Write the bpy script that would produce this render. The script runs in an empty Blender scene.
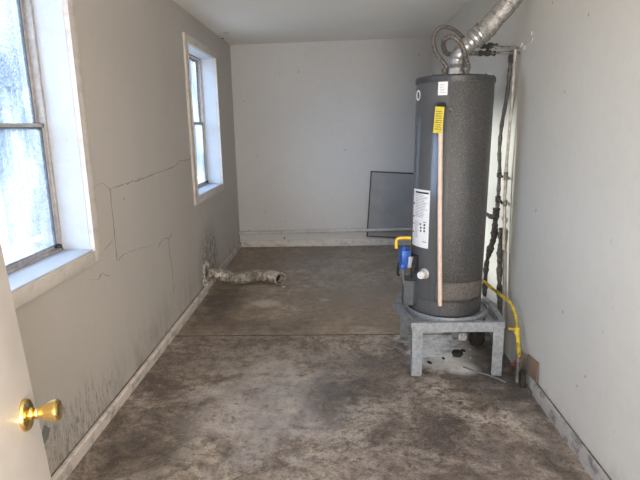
import bpy, bmesh, math, random
from mathutils import Vector, Matrix
random.seed(4)
S = bpy.context.scene
COL = S.collection
PI = math.pi

# ------------------------------------------------------------------ helpers
def V(*a): return Vector(a)

class MB:
    """collects shapes, builds ONE mesh object"""
    def __init__(s): s.bm = bmesh.new()
    def box(s, x0, y0, z0, x1, y1, z1, bev=0.0, mat=None):
        r = bmesh.ops.create_cube(s.bm, size=1)
        vs = r['verts']
        for v in vs:
            v.co = Vector(((x0+x1)/2 + v.co.x*(x1-x0), (y0+y1)/2 + v.co.y*(y1-y0), (z0+z1)/2 + v.co.z*(z1-z0)))
        if bev:
            es = list({e for v in vs for e in v.link_edges})
            r = bmesh.ops.bevel(s.bm, geom=es, offset=bev, segments=2, affect='EDGES', profile=0.5)
            vs = list({v for f in r['faces'] for v in f.verts} | {v for v in vs if v.is_valid})
        if mat is not None:
            bmesh.ops.transform(s.bm, matrix=mat, verts=vs)
        return s
    def obox(s, c, size, rot=(0, 0, 0), bev=0.0):
        from mathutils import Euler
        m = Matrix.Translation(c) @ Euler(rot).to_matrix().to_4x4()
        return s.box(-size[0]/2, -size[1]/2, -size[2]/2, size[0]/2, size[1]/2, size[2]/2, bev, m)
    def rings(s, rings, closed_ends=True, loop=False):
        vr = [[s.bm.verts.new(p) for p in r] for r in rings]
        n = len(vr[0])
        pairs = list(zip(vr[:-1], vr[1:]))
        if loop: pairs.append((vr[-1], vr[0]))
        for a, b in pairs:
            for i in range(n):
                j = (i+1) % n
                try: s.bm.faces.new((a[i], a[j], b[j], b[i]))
                except ValueError: pass
        if closed_ends and not loop:
            try:
                s.bm.faces.new(list(reversed(vr[0]))); s.bm.faces.new(vr[-1])
            except ValueError: pass
        return s
    def lathe(s, prof, c=(0, 0, 0), axis=(0, 0, 1), n=48, caps=True):
        ax = Vector(axis).normalized()
        q = Vector((0, 0, 1)).rotation_difference(ax)
        c = Vector(c)
        rs = []
        for r, z in prof:
            rs.append([c + q @ Vector((r*math.cos(2*PI*i/n), r*math.sin(2*PI*i/n), z)) for i in range(n)])
        return s.rings(rs, caps)
    def tube(s, pts, r, n=12, sub=6, caps=True, rfun=None, inner=None):
        P = smooth(pts, sub)
        T = []
        for i in range(len(P)):
            a = P[max(0, i-1)]; b = P[min(len(P)-1, i+1)]
            T.append((b-a).normalized())
        ref = Vector((0, 0, 1)) if abs(T[0].z) < .9 else Vector((1, 0, 0))
        nrm = T[0].cross(ref).normalized()
        rs = []
        L = 0
        for i, p in enumerate(P):
            if i:
                L += (P[i]-P[i-1]).length
                q = T[i-1].rotation_difference(T[i]); nrm = (q @ nrm).normalized()
            bi = T[i].cross(nrm)
            rr = rfun(L, i/(len(P)-1)) if rfun else r
            rs.append([p + nrm*rr*math.cos(2*PI*k/n) + bi*rr*math.sin(2*PI*k/n) for k in range(n)])
        if inner is None:
            return s.rings(rs, caps)
        # hollow tube: outside, then back along the inside
        ins = []
        for p, ring in zip(P, rs):
            ins.append([p + (q-p)*inner for q in ring])
        return s.rings(rs + list(reversed(ins)), False, loop=True)
    def prism(s, poly, z0, z1):
        a = [s.bm.verts.new((x, y, z0)) for x, y in poly]
        b = [s.bm.verts.new((x, y, z1)) for x, y in poly]
        n = len(poly)
        for i in range(n):
            s.bm.faces.new((a[i], a[(i+1) % n], b[(i+1) % n], b[i]))
        s.bm.faces.new(list(reversed(a))); s.bm.faces.new(b)
        return s
    def arcpatch(s, c, R, t, a0, a1, z0, z1, n=16):
        """curved slab hugging a vertical cylinder"""
        rs = []
        for i in range(n+1):
            a = a0 + (a1-a0)*i/n
            ca, sa = math.cos(a), math.sin(a)
            rs.append([Vector((c[0]+ca*R, c[1]+sa*R, z0)), Vector((c[0]+ca*(R+t), c[1]+sa*(R+t), z0)),
                       Vector((c[0]+ca*(R+t), c[1]+sa*(R+t), z1)), Vector((c[0]+ca*R, c[1]+sa*R, z1))])
        return s.rings(rs, True)
    def build(s, name, mat, parent=None, kind=None, sharp=35, label=None):
        bmesh.ops.recalc_face_normals(s.bm, faces=s.bm.faces)
        me = bpy.data.meshes.new(name); s.bm.to_mesh(me); s.bm.free()
        for p in me.polygons: p.use_smooth = True
        me.set_sharp_from_angle(angle=math.radians(sharp))
        me.materials.append(mat)
        o = bpy.data.objects.new(name, me); COL.objects.link(o)
        if parent:
            o.parent = parent
            o.matrix_parent_inverse = Matrix.Translation(parent_loc(parent)).inverted()
        if kind: o['kind'] = kind
        if label: o['label'] = label
        return o

def parent_loc(o):
    l = Vector((0, 0, 0))
    while o:
        l = l + o.location
        if o.parent: l = l + o.matrix_parent_inverse.translation
        o = o.parent
    return l

def smooth(pts, sub):
    P = [Vector(p) for p in pts]
    if sub <= 1 or len(P) < 3:
        if len(P) == 2 and sub > 1:
            return [P[0].lerp(P[1], i/sub) for i in range(sub+1)]
        return P
    Q = [P[0]*2-P[1]] + P + [P[-1]*2-P[-2]]
    out = []
    for i in range(1, len(Q)-2):
        a, b, c, d = Q[i-1:i+3]
        for k in range(sub):
            t = k/sub
            out.append(.5*((2*b) + (c-a)*t + (2*a-5*b+4*c-d)*t*t + (3*b-a-3*c+d)*t**3))
    out.append(P[-1])
    return out

def thing(name, label, cat, loc=(0, 0, 0), group=None, kind=None):
    o = bpy.data.objects.new(name, None); COL.objects.link(o)
    o.location = loc
    o.empty_display_size = .05
    if kind: o['kind'] = kind
    if label: o['label'] = label
    if cat: o['category'] = cat
    if group: o['group'] = group
    return o
def tag(o, label, cat, group=None):
    o['label'] = label; o['category'] = cat
    if group: o['group'] = group
    return o

# ------------------------------------------------------------------ materials
class NT:
    def __init__(s, name):
        s.m = bpy.data.materials.new(name); s.m.use_nodes = True
        s.t = s.m.node_tree; s.n = s.t.nodes; s.l = s.t.links
        s.b = s.n['Principled BSDF']
        s.co = s.n.new('ShaderNodeTexCoord').outputs['Object']
    def link(s, a, b): s.l.new(a, b)
    def noise(s, scale, detail=4, rough=.55, vec=None, dist=0.0, stretch=None):
        v = vec or s.co
        if stretch:
            mp = s.n.new('ShaderNodeMapping'); mp.inputs['Scale'].default_value = stretch
            s.link(v, mp.inputs['Vector']); v = mp.outputs['Vector']
        x = s.n.new('ShaderNodeTexNoise'); x.inputs['Scale'].default_value = scale
        x.inputs['Detail'].default_value = detail; x.inputs['Roughness'].default_value = rough
        x.inputs['Distortion'].default_value = dist
        s.link(v, x.inputs['Vector']); return x.outputs['Fac']
    def ramp(s, fac, *stops):
        r = s.n.new('ShaderNodeValToRGB'); s.link(fac, r.inputs['Fac'])
        e = r.color_ramp.elements
        while len(e) < len(stops): e.new(.5)
        for i, (p, c) in enumerate(stops):
            e[i].position = p
            e[i].color = (c, c, c, 1) if isinstance(c, (int, float)) else (*c, 1)
        return r.outputs['Color']
    def mix(s, fac, a, b, mode='MIX'):
        m = s.n.new('ShaderNodeMix'); m.data_type = 'RGBA'; m.blend_type = mode
        for sock, v in ((m.inputs[0], fac), (m.inputs[6], a), (m.inputs[7], b)):
            if isinstance(v, (int, float)): sock.default_value = v if sock.type == 'VALUE' else (v, v, v, 1)
            elif isinstance(v, tuple): sock.default_value = (*v, 1)
            else: s.link(v, sock)
        return m.outputs[2]
    def math(s, op, a, b=0.0, c=None, clamp=False):
        m = s.n.new('ShaderNodeMath'); m.operation = op; m.use_clamp = clamp
        for i, v in enumerate((a, b) if c is None else (a, b, c)):
            if isinstance(v, (int, float)): m.inputs[i].default_value = v
            else: s.link(v, m.inputs[i])
        return m.outputs[0]
    def xyz(s, vec=None):
        x = s.n.new('ShaderNodeSeparateXYZ'); s.link(vec or s.co, x.inputs[0]); return x.outputs
    def smooth(s, v, a, b):
        m = s.n.new('ShaderNodeMapRange'); m.interpolation_type = 'SMOOTHSTEP'
        s.link(v, m.inputs[0]); m.inputs[1].default_value = a; m.inputs[2].default_value = b
        return m.outputs[0]
    def blob(s, cx, cy, rx, ry, warp=None, wamp=.15):
        """elliptic patch mask on the floor, soft edged, 1 in the middle"""
        o = s.xyz()
        dx = s.math('DIVIDE', s.math('SUBTRACT', o[0], cx), rx)
        dy = s.math('DIVIDE', s.math('SUBTRACT', o[1], cy), ry)
        d = s.math('ADD', s.math('MULTIPLY', dx, dx), s.math('MULTIPLY', dy, dy))
        if warp is not None:
            d = s.math('ADD', d, s.math('MULTIPLY', s.math('SUBTRACT', warp, .5), wamp*14))
        return s.smooth(d, 1.5, -.3)
    def col(s, v):
        if isinstance(v, tuple): s.b.inputs['Base Color'].default_value = (*v, 1)
        else: s.link(v, s.b.inputs['Base Color'])
    def set(s, rough=None, metal=None, spec=None, trans=None, coat=None):
        for k, v in (('Roughness', rough), ('Metallic', metal), ('Specular IOR Level', spec), ('Transmission Weight', trans), ('Coat Weight', coat)):
            if v is None: continue
            if isinstance(v, (int, float)): s.b.inputs[k].default_value = v
            else: s.link(v, s.b.inputs[k])
    def bump(s, h, strength=.3, dist=.01):
        b = s.n.new('ShaderNodeBump'); b.inputs['Strength'].default_value = strength
        b.inputs['Distance'].default_value = dist
        s.link(h, b.inputs['Height']); s.link(b.outputs['Normal'], s.b.inputs['Normal'])

def simple(name, c, rough=.6, metal=0, var=.12, scale=30, bump=.1, spec=.5):
    t = NT(name)
    d = tuple(x*(1-var*2) for x in c); l = tuple(min(1, x*(1+var)) for x in c)
    n = t.noise(scale, 4)
    t.col(t.ramp(n, (.3, d), (.7, l))); t.set(rough, metal, spec)
    if bump: t.bump(n, bump, .003)
    return t.m

def wall_mat(name, base, dirt_z, scratch, tint=None):
    t = NT(name)
    big = t.noise(1.1, 4, .6)
    c = t.mix(t.ramp(big, (.35, 0), (.7, 1)), base, tuple(x*.93 for x in base))
    fine = t.noise(18, 5, .6)
    c = t.mix(t.ramp(fine, (.45, 0), (.8, .18)), c, tuple(x*.72 for x in base))
    z = t.xyz()[2]
    # grime above the floor
    low = t.math('SUBTRACT', 1.0, t.smooth(z, 0.0, dirt_z))
    g = t.noise(7, 8, .72, stretch=(1, 1, .5))
    gm = t.math('MULTIPLY', low, t.ramp(g, (.47, 0), (.68, 1)))
    c = t.mix(t.math('MULTIPLY', gm, .5), c, (.15, .125, .10))
    # thin scuffs
    sc = t.noise(26, 5, .7, stretch=(1, 1, .22), dist=1.2)
    sm = t.math('MULTIPLY', t.ramp(sc, (.655, 0), (.70, 1)), t.math('MULTIPLY', t.ramp(t.noise(1.7, 2), (.42, 0), (.62, 1)), t.math('ADD', t.math('MULTIPLY', low, 1.1), scratch), clamp=True))
    c = t.mix(t.math('MULTIPLY', sm, .8), c, (.10, .09, .08))
    # little chips
    vo = t.n.new('ShaderNodeTexVoronoi'); vo.inputs['Scale'].default_value = 5.5; t.link(t.co, vo.inputs['Vector'])
    chip = t.math('MULTIPLY', t.math('LESS_THAN', vo.outputs['Distance'], .055), t.math('GREATER_THAN', t.noise(2.3, 2), .5))
    c = t.mix(t.math('MULTIPLY', chip, .55), c, (.2, .17, .14))
    t.col(c); t.set(.62, spec=.35)
    t.bump(t.math('ADD', t.noise(3.5, 5), t.math('MULTIPLY', fine, .3)), .35, .008)
    return t
M = {}
def vblob(t, ax, a0, z0, ra, rz, warp, wamp):
    o = t.xyz()
    dx = t.math('DIVIDE', t.math('SUBTRACT', o[ax], a0), ra)
    dz = t.math('DIVIDE', t.math('SUBTRACT', o[2], z0), rz)
    d = t.math('ADD', t.math('MULTIPLY', dx, dx), t.math('MULTIPLY', dz, dz))
    d = t.math('ADD', d, t.math('MULTIPLY', t.math('SUBTRACT', warp, .5), wamp*10))
    return t.smooth(d, 1.5, .2)

t = wall_mat('wall_paint_left', (.53, .485, .435), .45, .25)
cur = t.b.inputs['Base Color'].links[0].from_socket
w = t.noise(14, 8, .75)
k = vblob(t, 1, 4.9, .25, .42, .38, w, .35)
cur = t.mix(t.math('MULTIPLY', k, t.ramp(w, (.42, 0), (.60, .85))), cur, (.13, .10, .075))
k = vblob(t, 1, 2.1, .12, .5, .2, w, .3)
w2 = t.noise(60, 6, .8, stretch=(1, 1, .22))
cur = t.mix(t.math('MULTIPLY', k, t.ramp(w2, (.50, 0), (.60, .75))), cur, (.11, .10, .085))
t.col(cur); M['wall_left'] = t.m
M['wall_right'] = wall_mat('wall_paint_right', (.62, .60, .55), .22, .6).m
M['wall_back'] = wall_mat('wall_paint_back', (.62, .605, .59), .12, .05).m
t = NT('ceiling_paint'); n = t.noise(60, 3)
t.col(t.ramp(t.noise(1.3, 3), (.3, (.83, .795, .74)), (.7, (.88, .85, .80)))); t.set(.8, spec=.2); t.bump(n, .15, .004); M['ceiling'] = t.m

# concrete floor
t = NT('stained_concrete')
b1 = t.noise(1.3, 6, .62, dist=.6)
b2 = t.noise(3.2, 9, .78, dist=.8)
b3 = t.noise(16, 9, .85, dist=.5)
b4 = t.noise(70, 5, .9)
b5 = t.noise(9, 8, .8, stretch=(1, 1.5, 1))
c = t.ramp(b2, (.39, (.13, .093, .068)), (.47, (.29, .225, .175)), (.54, (.46, .385, .32)), (.64, (.60, .53, .46)))
c = t.mix(t.ramp(b1, (.40, .55), (.56, 0)), c, (.14, .108, .09))
c = t.mix(t.ramp(b5, (.38, .75), (.50, 0)), c, (.085, .066, .056))
c = t.mix(t.ramp(b3, (.40, .85), (.50, 0)), c, (.07, .054, .045))
c = t.mix(t.ramp(b3, (.54, 0), (.64, .6)), c, (.46, .41, .37))
c = t.mix(t.ramp(b4, (.53, 0), (.66, .5)), c, (.46, .42, .39))
c = t.mix(t.ramp(b4, (.36, .8), (.47, 0)), c, (.05, .04, .034))
yy = t.xyz()[1]
c = t.mix(t.math('MULTIPLY', t.smooth(yy, 3.58, 3.63), .42), c, (.40, .30, .21))     # the far slab is browner
w = t.noise(6, 7, .7)
for (cx, cy, rx, ry, colr, k, wa) in [
        (.45, 4.3, .7, .6, (.30, .24, .19), .35, .4),
        (-.42, 2.62, .46, .55, (.50, .47, .46), .5, .45),
        (-.35, 3.2, .7, .25, (.30, .275, .25), .35, .35),
        (.0, 2.72, .17, .33, (.055, .052, .052), .72, .25),
        (-.95, 2.2, .28, .5, (.045, .038, .034), .55, .35),
        (.45, 2.2, .55, .35, (.065, .05, .048), .5, .35),
        (-1.02, 4.35, .22, .55, (.04, .034, .03), .75, .25),
        (-.7, 3.80, .6, .16, (.05, .04, .034), .55, .3),
        (-.61, 4.33, .13, .11, (.60, .54, .46), .9, .10),
        (-.1, 4.41, .05, .05, (.5, .48, .45), .7, .10),
        (.2, 4.6, .4, .45, (.27, .22, .18), .5, .3),
        (-.3, 5.7, .5, .3, (.22, .19, .17), .4, .3),
        (.70, 3.35, .26, .34, (.90, .88, .85), 1.0, .35),
        (.80, 3.06, .10, .10, (.80, .78, .74), 1.0, .08),
        (.62, 3.10, .10, .10, (.50, .48, .45), .6, .20),
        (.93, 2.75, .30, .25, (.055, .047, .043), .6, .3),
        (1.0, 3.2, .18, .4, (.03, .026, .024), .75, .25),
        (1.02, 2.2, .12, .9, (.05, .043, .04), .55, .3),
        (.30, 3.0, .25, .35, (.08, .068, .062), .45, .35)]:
    m = t.blob(cx, cy, rx, ry, w, wa)
    c = t.mix(t.math('MULTIPLY', m, k), c, colr)
c = t.mix(t.ramp(t.noise(24, 7, .85), (.56, 0), (.64, .7)), c, (.035, .03, .028))
# hairline cracks
x_ = t.xyz()
cr = t.math('ABSOLUTE', t.math('SUBTRACT', t.math('SUBTRACT', x_[0], t.math('MULTIPLY', t.math('SUBTRACT', 2.9, yy), .155)), t.math('ADD', .845, t.math('MULTIPLY', t.math('SUBTRACT', w, .5), .10))))
crm = t.math('MULTIPLY', t.math('LESS_THAN', cr, .0018), t.math('LESS_THAN', yy, 2.95))
c = t.mix(t.math('MULTIPLY', crm, .55), c, (.02, .018, .016))
t.col(c)
t.set(t.ramp(b2, (.3, .48), (.7, .68)), spec=.45)
t.bump(t.math('ADD', t.math('MULTIPLY', b2, .6), t.math('MULTIPLY', b3, .5)), .8, .014)
M['floor'] = t.m

# dirty white painted trim
def trimmat(name, base, dirt, amt):
    t = NT(name); n = t.noise(9, 8, .75, stretch=(1, 1, 1.6)); n2 = t.noise(60, 5, .8)
    c = t.mix(t.ramp(n, (.48, 0), (.66, amt)), base, dirt)
    c = t.mix(t.ramp(n2, (.58, 0), (.70, amt)), c, tuple(x*.5 for x in dirt))
    t.col(c); t.set(.6, spec=.4); t.bump(n2, .25, .004); return t.m
M['base'] = trimmat('baseboard_paint', (.66, .59, .53), (.16, .13, .11), .7)
M['base_back'] = trimmat('baseboard_back_paint', (.68, .65, .62), (.25, .21, .18), .55)
M['casing'] = trimmat('casing_paint', (.66, .60, .54), (.3, .25, .21), .35)
M['reveal'] = trimmat('reveal_skylight_paint', (.57, .60, .65), (.48, .45, .43), .3)  # white lining; bluish skylight and some darkening put into its colour
M['conduit'] = trimmat('conduit_paint', (.62, .60, .58), (.3, .26, .22), .45)
M['alu'] = simple('weathered_aluminium', (.50, .46, .44), .5, .35, .12, 40, .15)
M['gasket'] = simple('grey_gasket', (.10, .10, .11), .6)
M['rubber'] = simple('black_rubber', (.015, .015, .016), .7, 0, .2)
M['door'] = simple('door_paint', (.60, .55, .51), .42, 0, .03, 12, .12, .5)
t = NT('polished_brass'); t.col((.80, .56, .20)); t.set(.16, 1.0); n = t.noise(35, 3); t.set(t.ramp(n, (.3, .12), (.8, .32))); M['brass'] = t.m
# tank enamel: dark grey, orange peel, light flecks
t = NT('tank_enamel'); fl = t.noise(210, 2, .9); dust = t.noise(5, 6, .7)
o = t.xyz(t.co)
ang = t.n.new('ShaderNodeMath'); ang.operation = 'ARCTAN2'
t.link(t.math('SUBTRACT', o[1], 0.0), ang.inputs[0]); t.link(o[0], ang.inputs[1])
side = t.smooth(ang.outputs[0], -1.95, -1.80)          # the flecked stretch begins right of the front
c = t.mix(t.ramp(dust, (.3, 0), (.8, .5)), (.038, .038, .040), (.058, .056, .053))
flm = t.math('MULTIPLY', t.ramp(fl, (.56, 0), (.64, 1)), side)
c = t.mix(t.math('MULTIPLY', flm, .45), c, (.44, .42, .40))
c = t.mix(side, (.088, .092, .098), c)  # light on the left flank put into its paler, bluish base
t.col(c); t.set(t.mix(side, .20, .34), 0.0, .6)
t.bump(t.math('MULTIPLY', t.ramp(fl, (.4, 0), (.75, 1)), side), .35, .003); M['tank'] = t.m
M['tank_lid'] = simple('lid_enamel', (.05, .05, .052), .45, 0, .2, 60, .2)
t = NT('door_panel_enamel'); fl = t.noise(60, 5, .8); c = t.mix(t.ramp(fl, (.40, 0), (.66, .8)), (.075, .07, .066), (.20, .17, .15)); t.col(c); t.set(.6); t.bump(fl, .3, .003); M['access'] = t.m
M['grey_panel'] = simple('grey_board', (.34, .34, .345), .6, 0, .08, 3, .05)
M['dark_edge'] = simple('dark_edge', (.05, .048, .048), .6)
# galvanized stand
t = NT('galvanized_steel'); vo = t.n.new('ShaderNodeTexVoronoi'); vo.inputs['Scale'].default_value = 45; t.link(t.co, vo.inputs['Vector'])
dn = t.noise(14, 7, .75)
c = t.mix(t.ramp(vo.outputs['Distance'], (.0, 0), (.9, 1)), (.25, .27, .295), (.37, .395, .425))
c = t.mix(t.ramp(dn, (.5, 0), (.72, .65)), c, (.15, .135, .12))
t.col(c); t.set(t.ramp(dn, (.3, .42), (.7, .7)), .45); t.bump(dn, .25, .004); M['galv'] = t.m
# foil
t = NT('crinkled_foil'); n = t.noise(45, 6, .75); t.col(t.ramp(n, (.35, (.24, .225, .21)), (.65, (.55, .53, .50)))); t.set(t.ramp(n, (.3, .32), (.7, .55)), .75); t.bump(n, .7, .008); M['foil'] = t.m
t = NT('dirty_foil'); n = t.noise(22, 6, .8); t.col(t.ramp(n, (.36, (.16, .13, .11)), (.50, (.40, .36, .31)), (.64, (.78, .74, .68)))); t.set(t.ramp(n, (.4, .30), (.6, .6)), .5); t.bump(n, .6, .006); M['dirtyfoil'] = t.m
M['dark_inside'] = simple('dark_inside', (.02, .018, .016), .9)
M['hood'] = simple('vent_steel', (.42, .42, .42), .38, .7, .15, 25, .2)
M['braid'] = simple('corrugated_copper', (.20, .175, .155), .45, .5, .3, 90, .3)
M['darkwrap'] = simple('dark_pipe_wrap', (.045, .04, .036), .85, 0, .4, 60, .9)
M['steelpipe'] = simple('old_steel_pipe', (.20, .185, .165), .55, .45, .35, 40, .4)
M['whitepipe'] = simple('white_plastic_pipe', (.72, .69, .63), .45, 0, .08)
M['pinkpipe'] = simple('beige_plastic_pipe', (.70, .54, .44), .45, 0, .05)
M['paper'] = simple('white_label_paper', (.80, .80, .80), .5, 0, .03)
M['ink'] = simple('black_ink', (.02, .02, .022), .6, 0, .1, bump=0)
M['greyink'] = simple('small_print_ink', (.38, .39, .41), .6, 0, .1, bump=0)
M['redink'] = simple('red_ink', (.5, .04, .05), .6, 0, .1, bump=0)
t = NT('yellow_tag'); n = t.noise(90, 4, .8); t.col(t.ramp(n, (.44, (.72, .58, .03)), (.62, (.45, .36, .04)))); t.set(.5); M['yellowtag'] = t.m
M['yellow'] = simple('yellow_coating', (.75, .47, .02), .45, 0, .1)
t = NT('dirty_yellow_coating'); n = t.noise(30, 6, .8); t.col(t.ramp(n, (.38, (.14, .10, .02)), (.50, (.42, .31, .025)), (.62, (.66, .50, .05)))); t.set(.5); t.bump(n, .3, .003); M['dyellow'] = t.m
M['blue'] = simple('blue_plastic', (.02, .10, .42), .38, 0, .15)
M['blueface'] = simple('pale_grey_plastic', (.42, .46, .52), .4)
M['whiteplastic'] = simple('white_plastic', (.75, .74, .72), .4, 0, .04)
M['redvalve'] = simple('dull_red_fitting', (.16, .03, .035), .6, 0, .3)
t = NT('worn_board'); n = t.noise(12, 6, .7, stretch=(1, 1, .25)); t.col(t.ramp(n, (.3, (.10, .062, .042)), (.7, (.25, .175, .125)))); t.set(.8); t.bump(n, .4, .004); M['board'] = t.m
M['plaster'] = simple('broken_plaster', (.66, .63, .58), .9, 0, .25, 60, .8)
M['char'] = simple('black_litter', (.025, .022, .02), .9, 0, .4, 60, .6)
M['crack'] = simple('crack_shadow_gap', (.13, .11, .095), .95, 0, .3)
M['fence'] = simple('outside_fence_paint', (.62, .72, .82), .7, 0, .1, 6, .1)
M['ground'] = simple('outside_ground', (.66, .58, .47), .9, 0, .15, 3, .2)

# obscured window glass: dusty, pebbled, lets most light through
t = NT('obscured_glass')
t.n.remove(t.b)
out = [n for n in t.n if n.type == 'OUTPUT_MATERIAL'][0]
pb = t.noise(110, 3, .7); pb2 = t.noise(2.0, 3, .5, stretch=(1, 1.6, 1.0))
tr = t.n.new('ShaderNodeBsdfTransparent'); tl = t.n.new('ShaderNodeBsdfTranslucent'); gl = t.n.new('ShaderNodeBsdfGlossy')
gl.inputs['Roughness'].default_value = .25
t.link(t.ramp(pb, (.40, (.66, .78, .88)), (.60, (.92, .96, 1.0))), tr.inputs['Color'])
tl.inputs['Color'].default_value = (.86, .92, 1, 1)
bp = t.n.new('ShaderNodeBump'); bp.inputs['Strength'].default_value = .6; bp.inputs['Distance'].default_value = .004
t.link(pb, bp.inputs['Height']); t.link(bp.outputs['Normal'], gl.inputs['Normal'])
fac = t.math('ADD', t.math('MULTIPLY', t.ramp(pb2, (.44, 0), (.58, 1)), .10), t.math('MULTIPLY', t.ramp(pb, (.44, 0), (.56, 1)), .07))
m1 = t.n.new('ShaderNodeMixShader'); t.link(fac, m1.inputs[0]); t.link(tr.outputs[0], m1.inputs[1]); t.link(tl.outputs[0], m1.inputs[2])
m2 = t.n.new('ShaderNodeMixShader'); m2.inputs[0].default_value = .05; t.link(m1.outputs[0], m2.inputs[1]); t.link(gl.outputs[0], m2.inputs[2])
t.link(m2.outputs[0], out.inputs['Surface']); M['glass'] = t.m

# ------------------------------------------------------------------ the room
LX, RX, BY, FY, CZ = -1.225, 1.125, 6.56, -1.3, 2.49
WO = [(1.46, 2.52), (4.565, 5.62)]       # window openings along the left wall
WZ0, WZ1 = .915, 2.215

def rx(y): return 1.105 + (y-1.8)*.0132    # the right wall runs a little outward
MB().box(LX-.3, FY-.1, -.12, 1.45, BY+.15, 0).build('floor', M['floor'], kind='structure')
# expansion joint in the slab: thin dark filler strip
MB().box(LX+.02, 3.603, -.01, RX, 3.617, .0015).build('trim_1', M['crack'], kind='structure')
m = MB(); b = m.bm
for (x, y, z) in ((LX-.3, FY-.1, 2.45), (1.45, FY-.1, 2.47), (1.45, BY+.15, 2.521), (LX-.3, BY+.15, 2.478)):
    b.verts.new((x, y, z))
b.verts.ensure_lookup_table()
lo = list(b.verts)
hi = [b.verts.new(v.co + Vector((0, 0, .12))) for v in lo]
b.faces.new(lo); b.faces.new(hi)
for i in range(4): b.faces.new((lo[i], lo[(i+1) % 4], hi[(i+1) % 4], hi[i]))
ceil_o = m.build('ceiling', M['ceiling'], kind='structure')
MB().lathe([(.010, 0), (.017, .002), (.014, .004), (.008, .004)], (-1.20, 6.02, 2.466), n=10).build('hole', M['dark_inside'], ceil_o)
MB().lathe([(.028, 0), (.032, .003), (.026, .004), (.024, 0)], (-1.09, 5.67, 2.464), n=16, caps=False).build('ring_mark', M['conduit'], ceil_o)

# left wall with two openings
m = MB(); T = .24
x0, x1 = LX-T, LX
ys = [FY] + [v for w in WO for v in w] + [BY+.1]
m.box(x0, ys[0], 0, x1, ys[1], 2.6); m.box(x0, ys[2], 0, x1, ys[3], 2.6); m.box(x0, ys[4], 0, x1, ys[5], 2.6)
for a, c_ in WO:
    m.box(x0, a, 0, x1, c_, WZ0); m.box(x0, a, WZ1, x1, c_, 2.6)
bmesh.ops.remove_doubles(m.bm, verts=m.bm.verts, dist=1e-5)
WL = m.build('wall_left', M['wall_left'], kind='structure')
MB().box(LX, BY, 0, 1.4, BY+.12, 2.6).build('wall_back', M['wall_back'], kind='structure')
m = MB(); m.prism([(rx(FY), FY), (rx(BY+.0), BY), (1.4, BY), (1.4, FY)], 0, 2.6)
WR = m.build('wall_right', M['wall_right'], kind='structure')
MB().box(LX, FY-.1, 0, 1.3, FY, 2.6).build('wall_front', M['wall_back'], kind='structure')

# cracks in the left wall plaster (thin raised-lip gaps following the board joint)
def crack(pts, w0, name='crack'):
    m = MB(); b = m.bm
    P = []
    for i in range(len(pts)-1):
        a, c_ = Vector(pts[i]), Vector(pts[i+1]); n = max(1, int((c_-a).length/.03))
        for k in range(n): P.append(a.lerp(c_, k/n) + Vector((random.uniform(-.006, .006), random.uniform(-.006, .006))))
    P.append(Vector(pts[-1]))
    up, dn = [], []
    for i, p in enumerate(P):
        d = (P[min(i+1, len(P)-1)]-P[max(i-1, 0)]).normalized(); nn = Vector((-d.y, d.x))
        ww = w0*max(.12, random.uniform(-.25, 1.0))
        up.append(p+nn*ww/2); dn.append(p-nn*ww/2)
    rs = [[Vector((LX-.002, u.x, u.y)), Vector((LX+.0012, u.x, u.y)), Vector((LX+.0012, d.x, d.y)), Vector((LX-.002, d.x, d.y))] for u, d in zip(up, dn)]
    m.rings(rs, True); m.build(name, M['crack'], WL)
crack([(2.605, 1.222), (2.68, 1.232), (2.735, 1.226), (2.785, 1.204), (2.81, 1.192)], .007)
crack([(2.813, 1.188), (2.808, 1.08), (2.812, .98), (2.81, .906)], .0045)
crack([(2.812, .906), (2.81, .86), (2.807, .785)], .010)
crack([(2.813, .917), (2.74, .90), (2.665, .885)], .003)
crack([(2.82, 1.195), (3.0, 1.192), (3.234, 1.198), (3.45, 1.208), (3.66, 1.212), (4.02, 1.228), (4.15, 1.262), (4.3, 1.25), (4.47, 1.262)], .0045)
crack([(2.82, .785), (2.95, .80), (3.16, .775), (3.35, .745)], .003)
crack([(3.50, .71), (3.62, .745), (3.72, .715), (3.80, .735)], .004)
crack([(3.72, .70), (3.73, .58), (3.75, .47), (3.745, .3)], .003)
crack([(2.45, .79), (2.56, .75), (2.62, .77), (2.7, .73)], .003)
crack([(5.14, .43), (5.17, .40), (5.16, .35), (5.20, .345)], .020, 'slot_hole')
crack([(4.66, .80), (4.70, .70), (4.76, .66)], .004)
# grey trowel mark low on the left wall
m = MB(); b = m.bm
tr_pts = [(1.88, .245), (1.935, .305), (1.975, .265), (1.955, .235), (1.915, .225)]
m.rings([[Vector((LX-.001, y, z)) for y, z in tr_pts], [Vector((LX+.001, y, z)) for y, z in tr_pts]], True)
m.build('patch', simple('grey_smear', (.20, .20, .18), .8), WL)

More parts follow.
